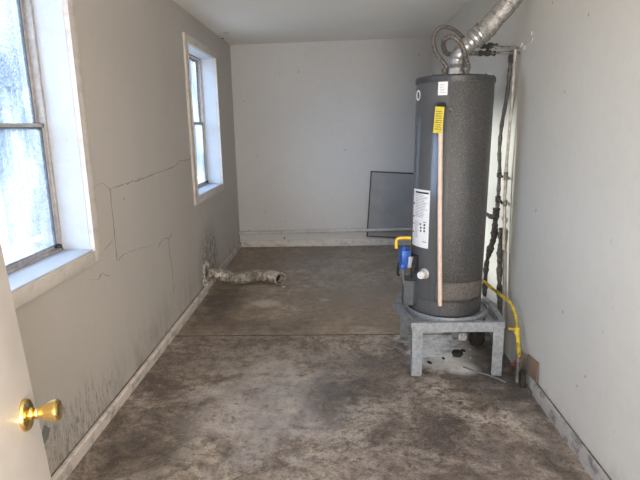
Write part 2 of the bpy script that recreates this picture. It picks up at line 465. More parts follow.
# windows
def window(n, y0, y1):
    w = thing('window_%d' % n, None, None, (LX, (y0+y1)/2, WZ0), kind='structure')
    ro = LX-.136
    # casing on the room side, mitred look: side boards between head and apron board
    cw, ct = .075, .018
    m = MB()
    m.box(LX-.002, y0-cw, WZ0-.062, LX+ct, y0+.003, WZ1+.062, .003)
    m.box(LX-.002, y1-.003, WZ0-.062, LX+ct, y1+cw, WZ1+.062, .003)
    m.box(LX-.002, y0-cw+.001, WZ1-.003, LX+ct-.0005, y1+cw-.001, WZ1+.066, .003)
    m.box(LX-.002, y0-cw+.001, WZ0-.066, LX+ct-.0005, y1+cw-.001, WZ0-.002, .003)
    # thin inner bead
    m.box(LX-.002, y0-.004, WZ0, LX+ct+.006, y0+.006, WZ1); m.box(LX-.002, y1-.006, WZ0, LX+ct+.006, y1+.004, WZ1)
    m.build('casing', M['casing'], w)
    m = MB()                                   # painted lining of the opening
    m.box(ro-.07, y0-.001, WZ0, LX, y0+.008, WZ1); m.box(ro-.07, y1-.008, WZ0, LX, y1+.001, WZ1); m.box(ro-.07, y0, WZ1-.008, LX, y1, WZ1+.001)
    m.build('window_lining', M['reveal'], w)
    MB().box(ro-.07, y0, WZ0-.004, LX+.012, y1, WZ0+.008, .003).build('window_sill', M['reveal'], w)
    # aluminium outer frame
    f = .018; a0, a1, b0, b1 = y0+.008, y1-.008, WZ0+.008, WZ1-.008
    m = MB()
    for bx in ((a0, b0, a0+f, b1), (a1-f, b0, a1, b1), (a0, b0, a1, b0+f*.8), (a0, b1-f*.8, a1, b1)):
        m.box(ro-.06, bx[0], bx[1], ro, bx[2], bx[3], .003)
    m.build('window_frame', M['alu'], w)
    zm = 1.527 if n == 1 else 1.56
    for nm, za, zb, dx in (('upper_sash', zm-.012, b1-f*.8, -.034), ('lower_sash', b0+f*.8, zm+.014, -.008)):
        m = MB(); s = .017; ya, yb = a0+f, a1-f
        for bx in ((ya, za, ya+s, zb), (yb-s, za, yb, zb), (ya, za, yb, za+s), (ya, zb-s, yb, zb)):
            m.box(ro+dx-.020, bx[0], bx[1], ro+dx, bx[2], bx[3], .002)
        so = m.build(nm, M['alu'], w)
        m = MB()
        for bx in ((ya+s, za+s, ya+s+.004, zb-s), (yb-s-.004, za+s, yb-s, zb-s), (ya+s, zb-s-.003, yb-s, zb-s), (ya+s, za+s, yb-s, za+s+.003)):
            m.box(ro+dx-.017, bx[0], bx[1], ro+dx-.003, bx[2], bx[3])
        m.build('gasket', M['gasket'], so)
        MB().box(ro+dx-.012, ya+s-.003, za+s-.003, ro+dx-.008, yb-s+.003, zb-s+.003).build('pane', M['glass'], so)
    m = MB(); m.box(ro-.006, (y0+y1)/2-.02, zm+.014, ro+.008, (y0+y1)/2+.02, zm+.028, .003); m.build('sash_latch', M['alu'], w)
    m = MB(); m.box(ro-.004, y1-.085, WZ0+.030, ro+.008, y1-.05, WZ0+.050, .004); m.obox((ro+.006, y1-.045, WZ0+.035), (.014, .012, .02), (0, 0, .3), .003)
    m.build('sill_catch', M['darkwrap'], w)
for i, (a, c_) in enumerate(WO): window(i+1, a, c_)

# baseboards
def baseboard(name, pts, h, th, mat, side):
    m = MB(); rs = []
    for x, y, dz in pts:
        rs.append([Vector((x, y, 0.0)), Vector((x+side*th, y, 0.0)), Vector((x+side*th*1.0, y, h*.85+dz)), Vector((x+side*th*.7, y, h+dz)), Vector((x, y, h+dz))])
    m.rings(rs, True); return m.build(name, mat, kind='structure')
pts = [(LX+(.010 if 3.9 < y < 4.35 else 0.0)*0+.003*math.sin(y*2.1)-.002, y, .004*math.sin(y*1.7)) for y in [FY+.02+i*.2 for i in range(29)]]
baseboard('baseboard_left', [p for p in pts if p[1] < 4.62]+[(LX, 4.66, 0)], .064, .030, M['base'], 1)
# beyond the duct
m = MB(); m.box(LX, 4.68, 0, LX+.018, BY-.018, .068, .004); m.build('baseboard_left_far', M['base'], kind='structure')
MB().box(LX+.0, BY-.018, 0, rx(BY)-.002, BY, .084, .004).build('baseboard_back', M['base_back'], kind='structure')
m = MB()
rs = [[Vector((rx(y), y, 0)), Vector((rx(y), y, .085)), Vector((rx(y)-.008, y, .085)), Vector((rx(y)-.015, y, .07)), Vector((rx(y)-.015, y, 0))] for y in [FY+.02+i*.1 for i in range(41)]]
m.rings(rs, True); m.build('baseboard_right', trimmat('baseboard_right_paint', (.40, .375, .35), (.07, .06, .055), .95), kind='structure')

m = MB(); rs = [[Vector((rx(y)-.001, y, .085)), Vector((rx(y)-.007, y, .085)), Vector((rx(y)-.007, y, .0885)), Vector((rx(y)-.001, y, .0885))] for y in [FY+.02+i*.1 for i in range(41)]]
m.rings(rs, True); m.build('trim_4', M['crack'], kind='structure')
m = MB(); rs = []
for i in range(60):
    y = FY+.02+i*.1; rs.append([Vector((LX-.001, y, .062+.004*math.sin(y*1.7))), Vector((LX+.006+.002*math.sin(y*5), y, .0640+.004*math.sin(y*1.7))), Vector((LX+.006, y, .0675+.004*math.sin(y*1.7))), Vector((LX-.001, y, .0675+.004*math.sin(y*1.7)))])
m.rings(rs, True); m.build('trim_5', M['crack'], kind='structure')
# ------------------------------------------------------------------ door, opened in at the near left
ang_d = math.radians(13.0)
DW = .775; KZ = .948
hinge = Vector((-.6242, .93, 0)) - Matrix.Rotation(ang_d, 3, 'Z') @ Vector((0, DW-.062, 0))
dd = Vector((-math.sin(ang_d), math.cos(ang_d), 0)); dn = Vector((math.cos(ang_d), math.sin(ang_d), 0))
door = thing('door_1', None, None, (0, 0, 0), kind='structure')
Md = Matrix.Translation(hinge) @ Matrix.Rotation(ang_d, 4, 'Z')
# the door hangs out of plumb: shear-free tilt about its own normal and its width axis
tiltA, tiltB = DOOR_TILT = (math.radians(0.0), math.radians(-3.2))
kn = Vector((0, DW-.062, KZ))
Tt = Md @ Matrix.Translation(kn) @ Matrix.Rotation(tiltA, 4, 'X') @ Matrix.Rotation(tiltB, 4, 'Y') @ Matrix.Translation(-kn)
m = MB(); m.box(-.035, 0, .035, 0, DW, 2.03, .003, Tt); m.build('door_panel', M['door'], door)
knob_dir = (Tt.to_3x3() @ Vector((1, .0, 0)))
kc = Tt @ kn
m = MB(); m.lathe([(.0325, 0), (.0325, .003), (.030, .007), (.022, .010), (.014, .012), (.012, .016)], kc, knob_dir, 40)
ro_ = m.build('door_rose', M['brass'], door)
m = MB(); m.lathe([(.0105, .010), (.0095, .016), (.0105, .020), (.0125, .022), (.0110, .025), (.0112, .028), (.0145, .035), (.0180, .044), (.0212, .053), (.0222, .058), (.0218, .062), (.0195, .0645), (.015, .0658), (.008, .0663), (.001, .0663)], kc, knob_dir, 40)
m.build('door_knob', M['brass'], door)
m = MB(); m.lathe([(.0325, 0), (.0325, .004), (.012, .010), (.012, .03), (.027, .055), (.027, .065), (.001, .07)], Tt @ (kn+Vector((-.035, 0, 0))), -knob_dir, 32); m.build('door_knob', M['brass'], door)
m = MB()
m.box(-.03, DW-.001, KZ-.03, -.008, DW+.0015, KZ+.03, 0, Tt); m.box(-.026, DW, KZ-.01, -.012, DW+.006, KZ+.01, .002, Tt); m.build('latch', M['brass'], door)
m = MB()
for z in (.25, 1.05, 1.80): m.lathe([(.008, 0), (.008, .09)], Tt @ Vector((.002, -.006, z)), Tt.to_3x3() @ Vector((0, 0, 1)), 10)
m.build('hinge', M['brass'], door)
MB().box(hinge.x-.075, hinge.y-.14, 0, hinge.x+.02, hinge.y-.04, 2.47, .003).build('trim_2', M['casing'], kind='structure')

# ------------------------------------------------------------------ water heater
HX, HY, HR, HZ0, HZ1 = .742, 3.262, .2275, .345, 1.772
wh = thing('water_heater', 'tall dark grey cylindrical water heater with a white label, standing on the metal stand', 'water heater', (HX, HY, HZ0))
m = MB()
m.lathe([(HR-.006, HZ0), (HR, HZ0+.006), (HR, HZ0+.09), (HR-.0015, HZ0+.092), (HR, HZ0+.095), (HR, HZ1-.055), (HR-.002, HZ1-.052), (HR-.002, HZ1-.03)], (HX, HY, 0), n=96)
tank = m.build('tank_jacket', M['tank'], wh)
# recentre the mesh on the tank axis so the material can use its angle
for v in tank.data.vertices: v.co -= Vector((HX, HY, 0))
tank.location = Vector((HX, HY, 0))
m = MB()
m.lathe([(HR-.004, HZ1-.034), (HR+.004, HZ1-.034), (HR+.005, HZ1-.030), (HR+.005, HZ1-.006), (HR, HZ1), (HR*.9, HZ1+.006), (HR*.5, HZ1+.012), (.05, HZ1+.014)], (HX, HY, 0), n=96)
m.build('top_lid', M['tank_lid'], wh)
for a in (-2.4, -.9, -.35, .6, 1.8, 2.9):
    m = MB(); m.lathe([(.007, 0), (.007, .004), (.003, .007)], (HX+math.cos(a)*(HR-.012), HY+math.sin(a)*(HR-.012), HZ1+.0025), n=8)
    m.build('lid_screw', M['steelpipe'], wh)
def A(px): return px          # angles on the tank are given straight in radians (-pi/2 faces the room)
c2 = (HX, HY)
# lower access door and seam strips
m = MB(); m.arcpatch(c2, HR, .004, -2.02, -.62, .460, .565, 24); ad = m.build('access_door', M['access'], wh)
m = MB()
m.arcpatch(c2, HR, .0015, -2.205, -2.195, .40, .62, 1)
m.arcpatch(c2, HR, .0015, -2.055, -2.04, .44, .575, 1); m.build('jacket_seam', M['dark_edge'], wh)
# white rating label
a0, a1 = -2.99, -2.30
LZ0, LZ1 = .765, 1.118; lz = lambda f: LZ0+(LZ1-LZ0)*f
m = MB(); m.arcpatch(c2, HR, .0016, a0, a1, LZ0, LZ1, 16); lb = m.build('rating_label', M['paper'], wh, label='large white instruction label')
def mark(u0, u1, f0, f1, mat, nm):
    m = MB(); m.arcpatch(c2, HR+.0016, .0006, a0+(a1-a0)*u0, a0+(a1-a0)*u1, lz(f0), lz(f1), 6); m.build(nm, mat, lb)
mark(.2, .94, .935, .965, M['ink'], 'label_heading')
for (u, f) in ((.58, .405), (.62, .345), (.62, .29), (.80, .405), (.80, .35), (.80, .295), (.80, .40)): mark(u-.04, u+.04, f-.017, f+.017, M['ink'], 'label_symbol')
mark(.72, .92, .10, .112, M['ink'], 'label_line')
m = MB(); f = .905
while f > .50:
    m.arcpatch(c2, HR+.0016, .0005, a0+.14, a1-.04-random.uniform(0, .16), lz(f), lz(f+.010), 8); f -= .027
f = .44
while f > .14:
    m.arcpatch(c2, HR+.0016, .0005, a0+.14, a0+.14+random.uniform(.12, .20), lz(f), lz(f+.009), 5); f -= .028
m.build('label_small_print', M['greyink'], lb)
for fa, fb in ((.72, .76), (.50, .53), (.38, .40), (.22, .25)): mark(.03, .15, fa, fb, M['redink'], 'label_warning_mark')
mark(.72, .88, .445, .458, M['redink'], 'label_warning_mark')
# (label rows above)
# small silver-white label near the top, round badge at its left
m = MB(); m.arcpatch(c2, HR, .0015, -2.20, -1.96, 1.662, 1.735, 8); sl = m.build('small_label', M['paper'], wh, label='small white sticker near the top')
m = MB()
for k_ in range(6): m.arcpatch(c2, HR+.0015, .0005, -2.15, -2.0-random.uniform(0, .07), 1.675+k_*.009, 1.678+k_*.009, 4)
m.build('label_small_print', M['greyink'], sl)
rad = Vector((math.cos(-2.93), math.sin(-2.93), 0))
m = MB(); m.lathe([(.030, 0), (.031, .003), (.022, .003), (.021, .001)], Vector((HX, HY, 1.67))+rad*(HR-.001), rad, 24, False)
m.build('round_badge', M['paper'], wh)
# relief valve outlet + beige discharge pipe hanging down the front
def onT(a, z, off=0): return Vector((HX+math.cos(a)*(HR+off), HY+math.sin(a)*(HR+off), z))
m = MB(); p0 = onT(-2.05, 1.600, -.005); d0 = Vector((math.cos(-2.05), math.sin(-2.05), 0))
m.lathe([(.020, 0), (.020, .010), (.013, .012), (.013, .032), (.016, .034), (.016, .05), (.008, .055)], p0, d0, 16)
m.obox(onT(-2.05, 1.618, .035), (.012, .05, .006), (0, 0, -2.05), .002)
m.build('relief_valve', M['darkwrap'], wh)
m = MB(); m.tube([onT(-2.05, 1.600, .038), onT(-2.05, 1.56, .040), onT(-2.01, 1.2, .034), onT(-1.95, .8, .030), onT(-1.885, .428, .026)], .0135, 14, 6)
m.build('discharge_pipe', M['pinkpipe'], wh, label='thin beige plastic discharge pipe')
# yellow hang tag
m = MB(); m.obox(onT(-2.07, 1.525, .058), (.052, .003, .145), (0, .06, -2.07+PI/2), .001); tgo = m.build('hang_tag', M['yellowtag'], wh, label='yellow warning tag')
m = MB()
for k_ in range(9):
    c_ = onT(-2.07, 1.475+k_*.012, .0600); m.obox(c_, (.034+random.uniform(-.01, .004), .0012, .003), (0, .06, -2.07+PI/2))
m.build('tag_small_print', M['ink'], tgo)
m = MB(); m.obox(onT(-2.06, 1.60, .05), (.035, .012, .02), (.3, .1, -2.07+PI/2), .003); m.build('tag_tie', M['rubber'], tgo)
m = MB(); q0 = onT(-1.86, 1.585, -.004); m.lathe([(.013, 0), (.013, .008), (.008, .012), (.002, .014)], q0, Vector((math.cos(-1.86), math.sin(-1.86), 0)), 14)
m.build('copper_plug', M['braid'], wh)
# drain cock: pale escutcheon and white cap
a = -2.38; d0 = Vector((math.cos(a), math.sin(a), 0))
m = MB(); m.lathe([(.034, 0), (.034, .004), (.026, .012), (.014, .015)], onT(a, .605, -.002), d0, 24); dv = m.build('drain_valve', M['alu'], wh)
m = MB(); m.lathe([(.012, .012), (.012, .022), (.021, .024), (.024, .030), (.024, .050), (.021, .055), (.010, .056), (.009, .050), (.001, .050)], onT(a, .605, -.002), d0+Vector((0, -.25, 0)), 24)
m.build('drain_cap', M['whiteplastic'], dv, label='round white cap')
# gas control on the left side
gc = Vector((.462, 3.16, .70))
m = MB(); m.obox((.463, 3.17, .692), (.060, .075, .105), (0, 0, .15), .008)
m.obox((.447, 3.15, .640), (.035, .05, .035), (0, .2, .15), .008); m.lathe([(.018, 0), (.018, .02), (.010, .022)], (.458, 3.168, .742), n=16)
gv = m.build('gas_control', M['blue'], wh, label='blue gas control box')
m = MB(); m.obox((.490, 3.128, .672), (.026, .010, .07), (0, .1, .35), .003); m.build('control_face', M['blueface'], gv)
m = MB(); m.obox((.522, 3.165, .665), (.05, .05, .09), (0, 0, .3), .006); m.obox((.510, 3.13, .63), (.02, .02, .055), (0, 0, 0), .004)
m.tube([(.445, 3.19, .69), (.430, 3.19, .64), (.424, 3.185, .585), (.436, 3.185, .568)], .0085, 8, 4)
m.build('control_bracket', M['rubber'], gv)
m = MB(); m.tube([(.500, 3.19, .810), (.455, 3.19, .812), (.420, 3.19, .806), (.410, 3.19, .785), (.410, 3.185, .745)], .0105, 12, 6)
m.build('gas_handle', M['yellow'], gv, label='bent yellow tube')
m = MB(); m.tube([(.455, 3.17, .64), (.457, 3.17, .56), (.468, 3.17, .50)], .006, 8, 4); m.build('pilot_tube', M['hood'], gv)
# burner air box on the lower left of the jacket
m = MB(); m.prism([(.462, 3.15), (.520, 3.14), (.60, 3.18), (.56, 3.30), (.462, 3.26)], .388, .545)
m.build('burner_air_box', simple('air_box_enamel', (.075, .085, .095), .4), wh)
# hot/cold nipples and draft hood
m = MB(); m.lathe([(.075, HZ1+.006), (.075, HZ1+.014), (.070, HZ1+.05), (.045, HZ1+.075), (.045, HZ1+.085)], (HX+.004, HY, 0), n=40)
dh = m.build('draft_hood', M['hood'], wh)
for aa in (.4, 1.9, 3.5, 5.0): m = MB(); m.box(HX-.005+math.cos(aa)*.078-.006, HY+math.sin(aa)*.078-.002, HZ1+.0, HX-.005+math.cos(aa)*.078+.006, HY+math.sin(aa)*.078+.002, HZ1+.03); m.build('hood_leg', M['hood'], dh)
nip = [(.672, 3.225), (.785, 3.175)]
for x, y in nip:
    m = MB(); m.lathe([(.016, HZ1+.004), (.016, HZ1+.03), (.021, HZ1+.032), (.021, HZ1+.048), (.014, HZ1+.05)], (x, y, 0), n=12); m.build('pipe_nipple', M['steelpipe'], wh)

# flexible vent: smooth elbow, crinkled foil run up to the ceiling
vd = thing('vent_duct', 'crinkled silver foil vent pipe rising from the top of the water heater', 'duct', (HX, HY, HZ1+.07))
V0 = Vector((HX-.005, HY, HZ1+.076))
m = MB()
m.tube([V0, V0+Vector((.0, 0, .035)), V0+Vector((.022, -.01, .075)), V0+Vector((.058, -.02, .108)), V0+Vector((.085, -.028, .132))], 1, 28, 5, True,
       rfun=lambda L, u: .045+(.004 if abs((u*4) % 1-.5) > .42 else 0))
m.build('elbow', M['hood'], vd)
E0 = V0+Vector((.078, -.026, .126))
path = [E0, E0+Vector((.045, -.014, .040)), Vector((.880, 3.205, 2.030)), Vector((.930, 3.185, 2.088)), Vector((.985, 3.165, 2.150)), Vector((1.015, 3.155, 2.205)), Vector((1.030, 3.15, 2.27)), Vector((1.03, 3.15, 2.36)), Vector((1.03, 3.15, 2.478))]
def foilr(L, u):
    seg = L/.088
    base = .056+.003*math.sin(L*23)
    fine = (.0016 if L < .12 else .0004)*math.sin(L*2*PI/.011)
    groove = -.006 if abs(seg-round(seg)) < .05 else 0
    return base+fine+groove
m = MB(); m.tube(path, .066, 36, 28, True, rfun=foilr)
for v in m.bm.verts:
    v.co += Vector((random.uniform(-1, 1), random.uniform(-1, 1), random.uniform(-1, 1)))*.0012
m.build('foil_run', M['foil'], vd, sharp=50)
m = MB()
tdir = (Vector(path[1])-Vector(path[0])).normalized()
m.lathe([(.060, -.006), (.063, -.004), (.063, .006), (.060, .008)], Vector(path[0])+tdir*.02, tdir, 36)
m.lathe([(.060, -.005), (.0625, -.003), (.0625, .005), (.060, .007)], Vector(path[0])+tdir*.05, tdir, 36)
m.build('hose_clamp', M['hood'], vd)
m = MB(); m.lathe([(.058, -.010), (.095, -.006), (.095, 0)], (1.03, 3.15, 2.480), n=36); m.build('ceiling_collar', M['hood'], vd)

# corrugated water connectors (one hot, one cold) and what they run to
def corr(L, u, r=.0115): return r+.0016*math.sin(L*2*PI/.012)
WXr = 1.088
loopA = [(.672, 3.225, HZ1+.045), (.668, 3.24, 1.838), (.652, 3.26, 1.868), (.618, 3.28, 1.918), (.603, 3.30, 1.975), (.612, 3.33, 2.032), (.652, 3.35, 2.072), (.706, 3.36, 2.072), (.765, 3.37, 2.040), (.825, 3.37, 1.990), (.880, 3.36, 1.968), (.905, 3.355, 1.963)]
loopB = [(.785, 3.175, HZ1+.045), (.775, 3.17, 1.845), (.757, 3.16, 1.895), (.735, 3.135, 1.935), (.700, 3.12, 1.968), (.662, 3.13, 1.985), (.640, 3.18, 1.972), (.658, 3.27, 1.945), (.700, 3.35, 1.920), (.79, 3.36, 1.925), (.86, 3.345, 1.920), (.89, 3.335, 1.918)]
for nm, lp, lab in (('A', loopA, 'big looping brown corrugated water connector arching above the heater top'), ('B', loopB, 'short curled brown corrugated water connector bending behind the vent elbow')):
    r = thing('water_connector', lab, 'pipe', lp[0])
    m = MB(); m.tube(lp, .0115, 12, 26, True, rfun=lambda L, u: corr(L, u, .0135 if lp is loopB else .0115)); m.build('corrugated_hose', M['braid'], r)
    m = MB()
    e = Vector(lp[-1]); d_ = (e-Vector(lp[-2])).normalized()
    m.lathe([(.012, -.01), (.018, -.008), (.018, .012), (.013, .014), (.013, .028), (.019, .03), (.019, .046), (.010, .048)], e, d_, 8); m.build('coupling_nut', M['darkwrap'], r)
# horizontal branches and the vertical risers at the wall
ends = [(.905, 3.355, 1.963), (.89, 3.335, 1.918)]
for i, (e, lab) in enumerate(zip(ends, ('upper of two short dark pipes running from the vent to the right wall', 'lower of two short dark pipes running from the vent to the right wall'))):
    r = thing('supply_pipe', lab, 'pipe', e, 'supply pipes to the wall')
    zt = (1.943, 1.914)[i]; yt = (3.33, 3.315)[i]
    m = MB(); m.tube([(e[0]+.035, e[1], e[2]-.002), (1.00, (e[1]+yt)/2, (e[2]+zt)/2), (rx(yt)-.004, yt, zt)], .0075, 10, 4); m.build('pipe_run', M['steelpipe'], r)
    m = MB(); m.lathe([(.010, 0), (.017, .004), (.017, .03), (.012, .034), (.012, .05), (.016, .052), (.016, .062), (.009, .066)], (e[0]+.028, e[1], e[2]), (1, 0, -.05), 10)
    m.obox((e[0]+.052, e[1], e[2]+.014), (.03, .014, .006), (0, .1, 0), .002); m.build('shutoff_valve', M['darkwrap'], r)

def wob(pts, k=.0): return pts
r = thing('riser_pipe', 'dark wrapped water pipe bending away from the wall joint behind the heater', 'pipe', (1.08, 3.32, .0))
m = MB(); m.tube([(1.086, 3.355, 1.930), (1.084, 3.360, 1.875), (1.084, 3.394, 1.674), (1.082, 3.46, 1.492), (1.080, 3.473, 1.333), (1.082, 3.455, 1.205), (1.084, 3.46, 1.05), (1.084, 3.47, .90)], .0095, 10, 6, rfun=lambda L, u: .0122+.0018*math.sin(L*60)+.001*math.sin(L*131))
m.build('pipe_run', simple('dark_old_pipe', (.10, .095, .085), .6, .3, .35, 40, .5), r)
m = MB()
for (p, d_, rr, ln) in (((1.086, 3.352, 1.905), (0, .1, -1), .020, .045), ((1.082, 3.455, 1.19), (0, 0, -1), .016, .035), ((1.084, 3.462, 1.035), (0, 0, -1), .018, .045)):
    mq = MB(); mq.lathe([(rr*.6, 0), (rr, .004), (rr, ln-.004), (rr*.6, ln)], p, d_, 10); mq.build('pipe_fitting', M['darkwrap'], r)
m.obox((1.082, 3.425, 1.168), (.012, .075, .018), (0, 0, 0), .003); m.build('pipe_bracket', M['darkwrap'], r); m = MB(); m.obox((1.084, 3.42, 1.01), (.012, .10, .018), (.25, 0, 0), .003)
m.build('pipe_bracket', M['darkwrap'], r)
r = thing('riser_pipe', 'thin pale water pipe dropping straight down the right wall beside the dark one', 'pipe', (1.09, 3.3, 0))
m = MB(); m.tube([(1.094, 3.316, 1.935), (1.094, 3.319, 1.873), (1.092, 3.320, 1.64), (1.092, 3.335, 1.461), (1.090, 3.351, 1.213), (1.090, 3.348, 1.086), (1.092, 3.335, .9), (1.094, 3.32, .70)], .0095, 10, 5)
m.build('pipe_run', simple('pale_old_pipe', (.42, .39, .34), .5, .2, .2), r)
m = MB(); m.lathe([(.010, 0), (.014, .003), (.014, .05), (.010, .053)], (1.091, 3.351, 1.20), (0, 0, -1), 10); m.build('pipe_fitting', M['steelpipe'], r)
m = MB(); m.lathe([(.010, 0), (.013, .003), (.013, .035), (.010, .038)], (1.092, 3.34, 1.02), (0, 0, -1), 10)
m.build('pipe_fitting', M['steelpipe'], r)
# ragged foam sleeves lower down
def ragged(L, u, r): return r*(1+.16*math.sin(L*47)+.12*math.sin(L*113+1)+.08*math.sin(L*231))
r = thing('pipe_sleeve', 'ragged dark foam pipe sleeve hanging behind the heater, forked at its foot', 'pipe insulation', (1.07, 3.4, 0))
m = MB(); m.tube([(1.078, 3.462, .955), (1.070, 3.45, .85), (1.066, 3.445, .76), (1.050, 3.47, .66), (1.040, 3.495, .55), (1.036, 3.492, .40), (1.034, 3.49, .30), (1.034, 3.49, .0)], .02, 12, 10, rfun=lambda L, u: ragged(L, u, .021 if u < .45 else .017))
m.build('foam_sleeve', M['darkwrap'], r)
m = MB(); m.tube([(1.066, 3.42, .90), (1.045, 3.46, .895), (1.035, 3.54, .900)], .012, 10, 5, rfun=lambda L, u: ragged(L, u, .014)); m.build('torn_flap', M['darkwrap'], r)
r = thing('pipe_sleeve', 'grey foam pipe sleeve running down to the floor against the right wall', 'pipe insulation', (1.09, 3.35, 0))
m = MB(); m.tube([(1.096, 3.385, .83), (1.095, 3.392, .72), (1.092, 3.385, .61), (1.090, 3.34, .40), (1.090, 3.300, .20), (1.090, 3.29, 0)], .02, 12, 10, rfun=lambda L, u: ragged(L, u, .019)*.95)
m.build('foam_sleeve', simple('grey_foam', (.085, .078, .07), .9, 0, .4, 50, .8), r)
tag(MB().tube([(1.100, 3.312, .69), (1.100, 3.28, .45), (1.100, 3.262, .20), (1.100, 3.26, 0)], .013, 10, 5).build('drain_pipe', simple('grey_plastic_pipe', (.24, .23, .22), .6)), 'plain grey pipe in the corner of the right wall behind the yellow gas line', 'pipe')
tag(MB().tube([(.985, 3.42, .56), (.985, 3.40, .50), (.975, 3.39, .43), (.985, 3.37, .355)], .007, 8, 5).build('overflow_tube', M['whitepipe']), 'thin white plastic tube beside the lower right edge of the heater', 'tube')
# broken plaster where the pipes leave the wall
m = MB()
for k_ in range(9):
    y = 3.22+random.uniform(-.10, .10); z = 1.95+random.uniform(-.035, .05)
    m.obox((rx(y)-.001, y, z), (.006, random.uniform(.01, .03), random.uniform(.008, .02)), (random.uniform(0, 3), 0, 0), .001)
m.build('plaster_patch', M['plaster'], WR)

# yellow gas connector
gl_ = thing('gas_connector', 'dirty yellow gas line curving from the heater down to the floor by the right wall', 'gas line', (1.05, 2.9, 0))
m = MB(); m.tube([(.955, 3.36, .500), (.985, 3.33, .482), (1.010, 3.25, .463), (1.045, 3.14, .445), (1.062, 3.04, .430), (1.068, 2.975, .395), (1.070, 2.945, .350), (1.070, 2.93, .315)], .0105, 12, 14, rfun=lambda L, u: corr(L, u, .0100)); m.build('corrugated_hose', M['dyellow'], gl_)
m = MB(); m.lathe([(.012, 0), (.018, .004), (.018, .04), (.013, .044)], (1.070, 2.929, .325), (0, -.25, -1), 8)
m.obox((1.045, 2.93, .312), (.05, .016, .016), (0, .2, 0), .004); ge = m.build('gas_valve', M['dyellow'], gl_)
m = MB(); m.tube([(1.070, 2.920, .290), (1.070, 2.895, .245), (1.070, 2.878, .20), (1.070, 2.87, .165)], .0135, 12, 8, rfun=lambda L, u: corr(L, u, .0135)); m.build('corrugated_hose', M['dyellow'], gl_)
m = MB(); m.lathe([(.014, 0), (.018, .003), (.018, .03), (.012, .033), (.012, .17)], (1.070, 2.87, .17), (0, .0, -1), 8); m.build('pipe_stub', M['steelpipe'], gl_)
m = MB(); m.obox((1.055, 2.895, .105), (.022, .022, .022), (.3, .2, 0), .006); m.lathe([(.009, 0), (.009, .012)], (1.045, 2.895, .105), (-1, 0, 0), 8); m.build('test_plug', M['redvalve'], gl_)

wh.location.x -= .033; wh.rotation_euler = (0, .0148, 0)      # the tank leans a little towards the wall
# ------------------------------------------------------------------ heater stand
st = thing('heater_stand', 'galvanized steel stand with an octagonal tray and four angle legs under the water heater', 'stand', (HX-.01, 3.25, 0))
sx0, sx1, sy0, sy1 = .455, 1.005, 2.955, 3.545
out_ = [(.450, 2.955), (1.010, 2.955), (1.050, 3.30), (1.000, 3.555), (.455, 3.555), (.392, 3.30)]
def inset(P, d):
    c_ = Vector((.73, 3.26)); return [tuple(c_+(Vector(p)-c_)*(1-d/(Vector(p)-c_).length)) for p in P]
RCX, RCY, RR = .722, 3.242, .252
m = MB()
in1, in2 = inset(out_, .006), inset(out_, .040)
m.rings([[Vector((x, y, .308)) for x, y in out_], [Vector((x, y, .345)) for x, y in out_], [Vector((x, y, .345)) for x, y in in2], [Vector((x, y, .340)) for x, y in in2], [Vector((x, y, .340)) for x, y in in1], [Vector((x, y, .308)) for x, y in in1]], False, loop=True)
m.build('tray_rim', M['galv'], st, sharp=20)
m = MB(); m.lathe([(RR-.003, .337), (RR-.003, .358), (RR, .360), (RR+.003, .358), (RR+.003, .318), (RR-.003, .318)], (RCX, RCY, 0), n=64, caps=False)
m.build('support_ring', M['galv'], st)
m = MB(); m.lathe([(.001, .336), (RR-.003, .336), (RR-.003, .341), (.001, .341)], (RCX, RCY, 0), n=64, caps=False); m.build('tray', M['galv'], st)
for cx_, cy_, w_, h_ in ((.425, 3.30, .085, .05), (.985, 3.30, .15, .05), (.722, 2.985, .30, .062), (.722, 3.52, .25, .075)):
    m = MB(); m.box(cx_-w_/2, cy_-h_/2, .330, cx_+w_/2, cy_+h_/2, .336); m.build('tray_strap', M['galv'], st)
m = MB()
for bx in ((sx0, sy0+.002, sx1, sy0+.006), (sx0, sy1-.004, sx1, sy1), (sx0, sy0+.002, sx0+.004, sy1), (sx1-.004, sy0+.002, sx1, sy1)): m.box(bx[0], bx[1], .284, bx[2], bx[3], .330)
for bx in ((sx0, sy0+.002, sx1, sy0+.035), (sx0, sy1-.035, sx1, sy1)): m.box(bx[0], bx[1], .324, bx[2], bx[3], .330)
m.prism([(sx0, sy0+.004), (sx0+.07, sy0+.004), (sx0, sy0+.10)], .3305, .3345); m.prism([(sx1, sy0+.004), (sx1, sy0+.10), (sx1-.07, sy0+.004)], .3305, .3345)
m.build('top_frame', M['galv'], st, sharp=20)
def leg(cx, cy, ux, uy):
    m = MB(); n = 10; rs = []
    w_ = .062
    for z, e in ((0.0, .014), (.006, .004), (.014, 0), (.30, 0), (.33, 0)):
        ww = w_-e
        P = [(cx+e*ux, cy), (cx+ww*ux, cy), (cx+ww*ux, cy+.004*uy), (cx+.004*ux, cy+.004*uy), (cx+.004*ux, cy+ww*uy), (cx, cy+ww*uy), (cx, cy+e*uy)]
        P = [(cx, cy)]+P[1:6]
        rs.append([Vector((x+(e*ux if i in (0, 5) else 0)*0, y, z)) for i, (x, y) in enumerate(P)])
    m.rings(rs, True)
    lo_ = m.build('leg', M['galv'], st, sharp=20)
    m = MB(); m.box(min(cx, cx+.05*ux), min(cy, cy+.05*uy), 0, max(cx, cx+.05*ux), max(cy, cy+.05*uy), .004); m.build('foot_plate', M['galv'], lo_)
for q in ((sx0+.003, sy0-.004, 1, 1), (sx1-.003, sy0-.004, -1, 1), (sx0+.003, sy1+.004, 1, -1), (sx1-.003, sy1+.004, -1, -1)): leg(*q)

